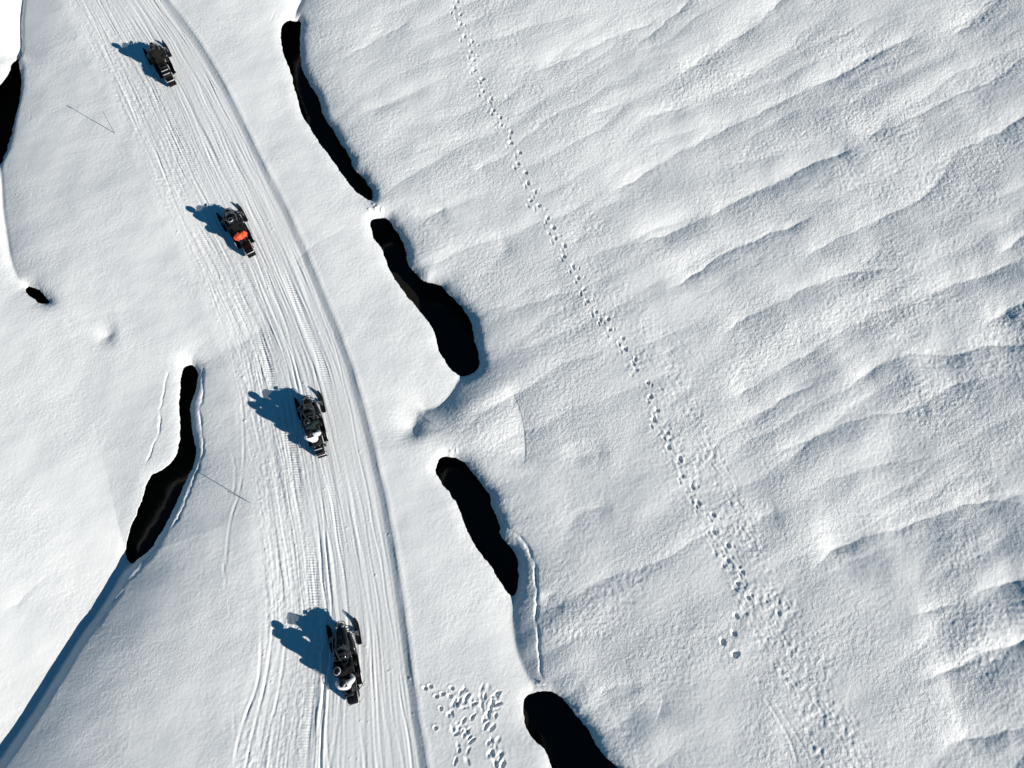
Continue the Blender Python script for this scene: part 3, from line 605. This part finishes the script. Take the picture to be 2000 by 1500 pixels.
def rider(label, root, y0, suit, jacket=None, helmet='gloss', ring=None, driver=True, lean=.0, scale=1.0, pack=None, boot='plastic', cap=None):
    """astride the seat at local y0 (hips) of the machine 'root'"""
    t = thing('person', label, 'person', root.location, root.rotation_euler[2], 'riders on the snowmobiles')
    mw = Matrix.Translation(root.location) @ Matrix.Rotation(root.rotation_euler[2], 4, 'Z') @ Matrix.Scale(root.scale[0], 4)
    t.location = mw @ Vector((0, y0, 0)); t.scale = root.scale
    sz = .84 if driver else .90
    fw = .16 if driver else .10
    hx = lean
    neck = (hx*.9, fw, sz+.56); head = (hx, fw+.04, sz+.68)
    V = [(0, 0, sz, .185, .16), (hx*.35, fw*.35, sz+.18, .175, .15), (hx*.7, fw*.75, sz+.38, .20, .155), (*neck, .075), (*head, .085)]
    E = [(0, 1), (1, 2), (2, 3), (3, 4)]; hands = []
    for s in (-1, 1):
        b = len(V)
        if driver: el = (s*.31+hx*.4, fw+.12, sz+.13); wr = (s*.315, -.90-y0-.04, 1.0+.015) ; hn = (s*.315, -.878-y0, .995)
        else: el = (s*.31+hx*.4, fw+.08, sz+.18); wr = (s*.19, fw+.27, sz+.12); hn = (s*.16, fw+.32, sz+.13)
        V += [(s*.185+hx*.8, fw*.85, sz+.45, .10, .095), (*el, .08), (*wr, .055)]
        E += [(2, b), (b, b+1), (b+1, b+2)]; hands.append((s, wr, hn))
    for s in (-1, 1):
        b = len(V)
        V += [(s*.13, .03, sz-.05, .115, .105), (s*.27, .40 if driver else .34, sz-.10, .085), (s*.31, .30 if driver else .26, .46, .065), (s*.315, .34 if driver else .30, .385, .06)]
        E += [(0, b), (b, b+1), (b+1, b+2), (b+2, b+3)]
    skin('body', V, E, M[suit], t)
    if jacket:
        J = [(v_[0], v_[1], v_[2], v_[3]*1.13, (v_[4] if len(v_) > 4 else v_[3])*1.16) for v_ in V[:3]]
        J += [(neck[0], neck[1]-.01, neck[2]-.03, .085)]; JE = [(0, 1), (1, 2), (2, 3)]
        for q in (5, 8):
            b = len(J); J += [(*V[q+i][:3], V[q+i][3]*1.2) for i in range(2)]; wv = V[q+2]; J += [(wv[0]*.97+V[q+1][0]*.03, wv[1], wv[2], .056)]; JE += [(2, b), (b, b+1), (b+1, b+2)]
        skin('jacket', J, JE, M[jacket], t)
    for s, wr, hn in hands:                       # glove: palm, four fingers of different length curled round the bar, thumb
        wr = Vector(wr); hn = Vector(hn); d = Vector((0, 1, 0)) if driver else Vector((-s*.3, 1, 0)).normalized(); ac = Vector((s, -.45, -.1)).normalized() if driver else Vector((0, .2, 1)).normalized()
        dn = Vector((0, 0, -1)) if driver else Vector((-s, 0, 0))
        V2 = [(*wr, .034), (*(hn-d*.01+Vector((0, 0, .022))), .036, .024)]; E2 = [(0, 1)]
        for i, ln in enumerate((.072, .082, .077, .06)):
            o_ = (i-1.5)*.021*-1; b = len(V2); p0 = hn+ac*o_+d*.028+Vector((0, 0, .024)); p1 = p0+d*ln*.35+dn*ln*.25; p2 = p1+dn*ln*.5-d*ln*.15
            V2 += [(*p0, .0105), (*p1, .010), (*p2, .0085)]; E2 += [(1, b), (b, b+1), (b+1, b+2)]
        b = len(V2); p0 = hn-ac*.036+Vector((0, 0, .008)); V2 += [(*p0, .012), (*(p0+d*.03+dn*.03), .010)]; E2 += [(1, b), (b, b+1)]
        skin('glove', V2, E2, M['plastic'], t, 1)
    for s in (-1, 1):
        yf = .34 if driver else .30
        bm = NB(); loft(bm, [(yf-.13, .045, .325, .42, s*.32), (yf-.10, .055, .322, .48, s*.32), (yf+.0, .056, .322, .50, s*.32), (yf+.06, .05, .322, .43, s*.32), (yf+.15, .05, .322, .40, s*.325), (yf+.19, .035, .325, .37, s*.325)], 12, 2.8); fin('boot', bm, M[boot], t)
    # helmet with chin bar, visor
    hc = Vector(head)+Vector((0, .0, .015)); tl = Matrix.Translation(hc) @ Matrix.Rotation(R(-18 if driver else -10), 4, 'X')
    bm = NB(); bmesh.ops.create_uvsphere(bm, u_segments=28, v_segments=18, radius=1, matrix=Matrix.Diagonal((.137, .155, .145, 1)))
    for v_ in bm.verts:
        if v_.co.z < -.02 and v_.co.y > .02: v_.co.y += .05*min(1, (-.02-v_.co.z)/.05)       # chin bar
        if v_.co.z < -.115: v_.co.z = -.115
        if v_.co.y < -.05 and v_.co.z > .0: v_.co.y -= .012
    bmesh.ops.transform(bm, matrix=tl, verts=bm.verts); hm = fin('helmet', bm, M[helmet], t)
    bm = NB(); g = []
    for j in range(6):
        row = []
        for i in range(15):
            a = (i/14-.5)*R(150); z = -.035+.085*j/5; rx = .141*math.sqrt(max(.1, 1-(z/.15)**2))+.004; row.append(bm.verts.new(tl @ Vector((math.sin(a)*rx, math.cos(a)*(rx+.02+(.02 if j < 2 else .012)), z))))
        g.append(row)
    for j in range(5):
        for i in range(14): bm.faces.new((g[j][i], g[j][i+1], g[j+1][i+1], g[j+1][i]))
    bmesh.ops.solidify(bm, geom=bm.faces[:], thickness=.004); fin('visor', bm, M['visor'], hm)
    if ring:
        bm = NB(); rp = []
        for i in range(ring[1]):
            a = R(ring[2])+6.2832*i/ring[1]*ring[3]; z = .072; rx = .137*math.sqrt(1-(z/.145)**2)+.004; ry = .155*math.sqrt(1-(z/.145)**2)+.006; rp.append(tl @ Vector((math.cos(a)*rx, math.sin(a)*ry-.006, z)))
        tube(bm, rp, ring[0], 8, closed=ring[3] >= 1); fin('helmet_trim', bm, M['white'], hm)
    if pack:
        bm = NB(); loft(bm, [(fw*.5-.33, .12, sz+.12, sz+.42, hx*.5), (fw*.5-.28, .16, sz+.06, sz+.50, hx*.5), (fw*.5-.17, .17, sz+.05, sz+.52, hx*.5), (fw*.5-.10, .14, sz+.08, sz+.48, hx*.5)], 18, 3); fin('backpack', bm, M[pack], t)
    return t

def place(px, py, hx, hy):
    """world place and heading of a machine whose ski axle stands over pixel px,py and which points along hx,hy"""
    x, y = P(px, py); x2, y2 = P(px+hx, py+hy); a = math.atan2(y2-y, x2-x)-math.pi/2
    z = np.median([ground_z(x+dx, y+dy) for dx in (-.5, 0, .5) for dy in (-.5, 0, .5)])-.02
    kk = 1-z/H
    return (x*kk, y*kk, z), a
# bottom machine
l, a = place(673, 1242, -22, -125); S4 = snowmobile('long nosed black snowmobile lowest on the trail, level with the trampled snow, carrying two people', l, a, True, 'long', scale=1.0)
rider('driver in black with a full white ring around the helmet, on the lowest snowmobile', S4, -1.38, 'jblack', None, 'gloss', (.011, 28, 0, 1), True, -.13)
rider('white jacketed passenger in a white edged helmet, behind the driver with the white ringed helmet', S4, -1.76, 'jblack', 'jwhite', 'gloss', (.016, 16, 190, .45), False, -.02)
l, a = place(607, 795, -26, -100); S3 = snowmobile('black snowmobile whose driver wears dark green, between the orange bag machine and the lowest one', l, a, True, 'short', scale=.955)
rider('driver in a dark green jacket and black helmet, in front of a white jacketed passenger', S3, -1.36, 'jblack', 'jgreen', 'gloss', None, True, -.02)
rider('passenger in a white jacket and plain black helmet, behind the driver in dark green', S3, -1.84, 'jblack', 'jwhite', 'plastic', None, False, -.04)
l, a = place(456, 429, -48, -90); S2 = snowmobile('black snowmobile with an orange bag strapped behind its lone driver', l, a, False, 'short', scale=.95)
rider('driver in black with a white crescent on the helmet, just ahead of the orange bag', S2, -1.34, 'jblack', None, 'gloss', (.013, 12, 215, .33), True, 0)
l, a = place(310, 108, -42, -84); S1 = snowmobile('black snowmobile leading at the top of the trail, with silver bars over its cargo case', l, a, False, 'short', scale=.95)
rider('lone driver in an olive black suit and plain black helmet on the topmost snowmobile', S1, -1.30, 'jolive', None, 'gloss', None, True, 0)

def on(root, p):
    return Matrix.Translation(root.location) @ Matrix.Rotation(root.rotation_euler[2], 4, 'Z') @ Matrix.Scale(root.scale[0], 4) @ Vector(p)
# orange bag across the rear of the seat
b = thing('duffel_bag', 'crumpled bright orange bag lying across the snowmobile seat behind the driver in black', 'bag', on(S2, (0, -1.66, .80)), S2.rotation_euler[2])
bm = NB(); n_ = 22; rings = []
for i in range(n_+1):
    f = i/n_; x = (f-.5)*.66; r = .145*(1-abs(2*f-1)**3.5)+.02; ring = []
    for k_ in range(18):
        a_ = 6.2832*k_/18; q = r*(1+.14*math.sin(5*a_+9*f)+.10*math.sin(3*a_-17*f)+.08*math.sin(31*f)); ring.append(bm.verts.new((x, math.cos(a_)*q*1.0, .13+math.sin(a_)*q*.9)))
    rings.append(ring)
for A, B in zip(rings, rings[1:]):
    for k_ in range(18): bm.faces.new((A[k_], A[(k_+1) % 18], B[(k_+1) % 18], B[k_]))
bm.faces.new(rings[0][::-1]); bm.faces.new(rings[-1]); fin('bag_body', bm, M['orange'], b)
for x in (-.15, .15):
    bm = NB(); tube(bm, [(x, math.cos(q*6.2832/16)*.165, .13+math.sin(q*6.2832/16)*.15) for q in range(16)], .011, 6, True); fin('strap', bm, M['plastic'], b)
# cases and rolled packs on the racks
def case(root, label, y, sx, sy, sz, z, bars):
    c = thing('cargo_case', label, 'case', on(root, (0, y, z)), root.rotation_euler[2]); 
    bm = NB(); box(bm, (0, 0, sz/2), (sx, sy, sz)); fin('case_body', bm, M['plastic'], c, .025)
    bm = NB(); box(bm, (0, 0, sz+.012), (sx*1.03, sy*1.03, .03)); fin('lid', bm, M['gloss'], c, .01)
    for yy in bars:
        bm = NB(); box(bm, (0, yy, sz+.036), (sx*.94, .035, .018)); fin('metal_strip', bm, M['alu'], c, .004)
    return c
case(S1, 'black case with two bright metal strips on the rack of the leading snowmobile', -2.08, .36, .42, .16, .61, (-.15, .10))
case(S3, 'small black case with one grey strip, behind the passenger in the plain black helmet', -2.29, .33, .26, .12, .61, (.05,))

# ------------------------------------------------------------------ marker stakes
def stake(label, base, top, h):
    bx, by = P(*base); z0 = ground_z(bx, by); tx, ty = P(*top); kk = 1-(h+z0)/H; bx *= 1-z0/H; by *= 1-z0/H
    o = thing('marker_stake', label, 'stake', (bx, by, z0-.05), 0, 'trail marker stakes in the snow')
    T = Vector((tx*kk-bx, ty*kk-by, h)); bm = NB(); tube(bm, [(0, 0, -.15), T*.5+Vector((.01, 0, 0)), T], .016, 8, rr=[.016, .013, .010]); fin('pole', bm, M['pole'], o)
    bm = NB(); tube(bm, [T*.90, T*.97], .022, 8); fin('reflector_band', bm, M['steel'], o)
    return o
stake('thin leaning stake at the left edge of the trail below the leading snowmobile', (222, 260), (200, 216), 1.55)
stake('thin stake standing between the long left pool and the trail', (493, 985), (443, 959), 1.02)
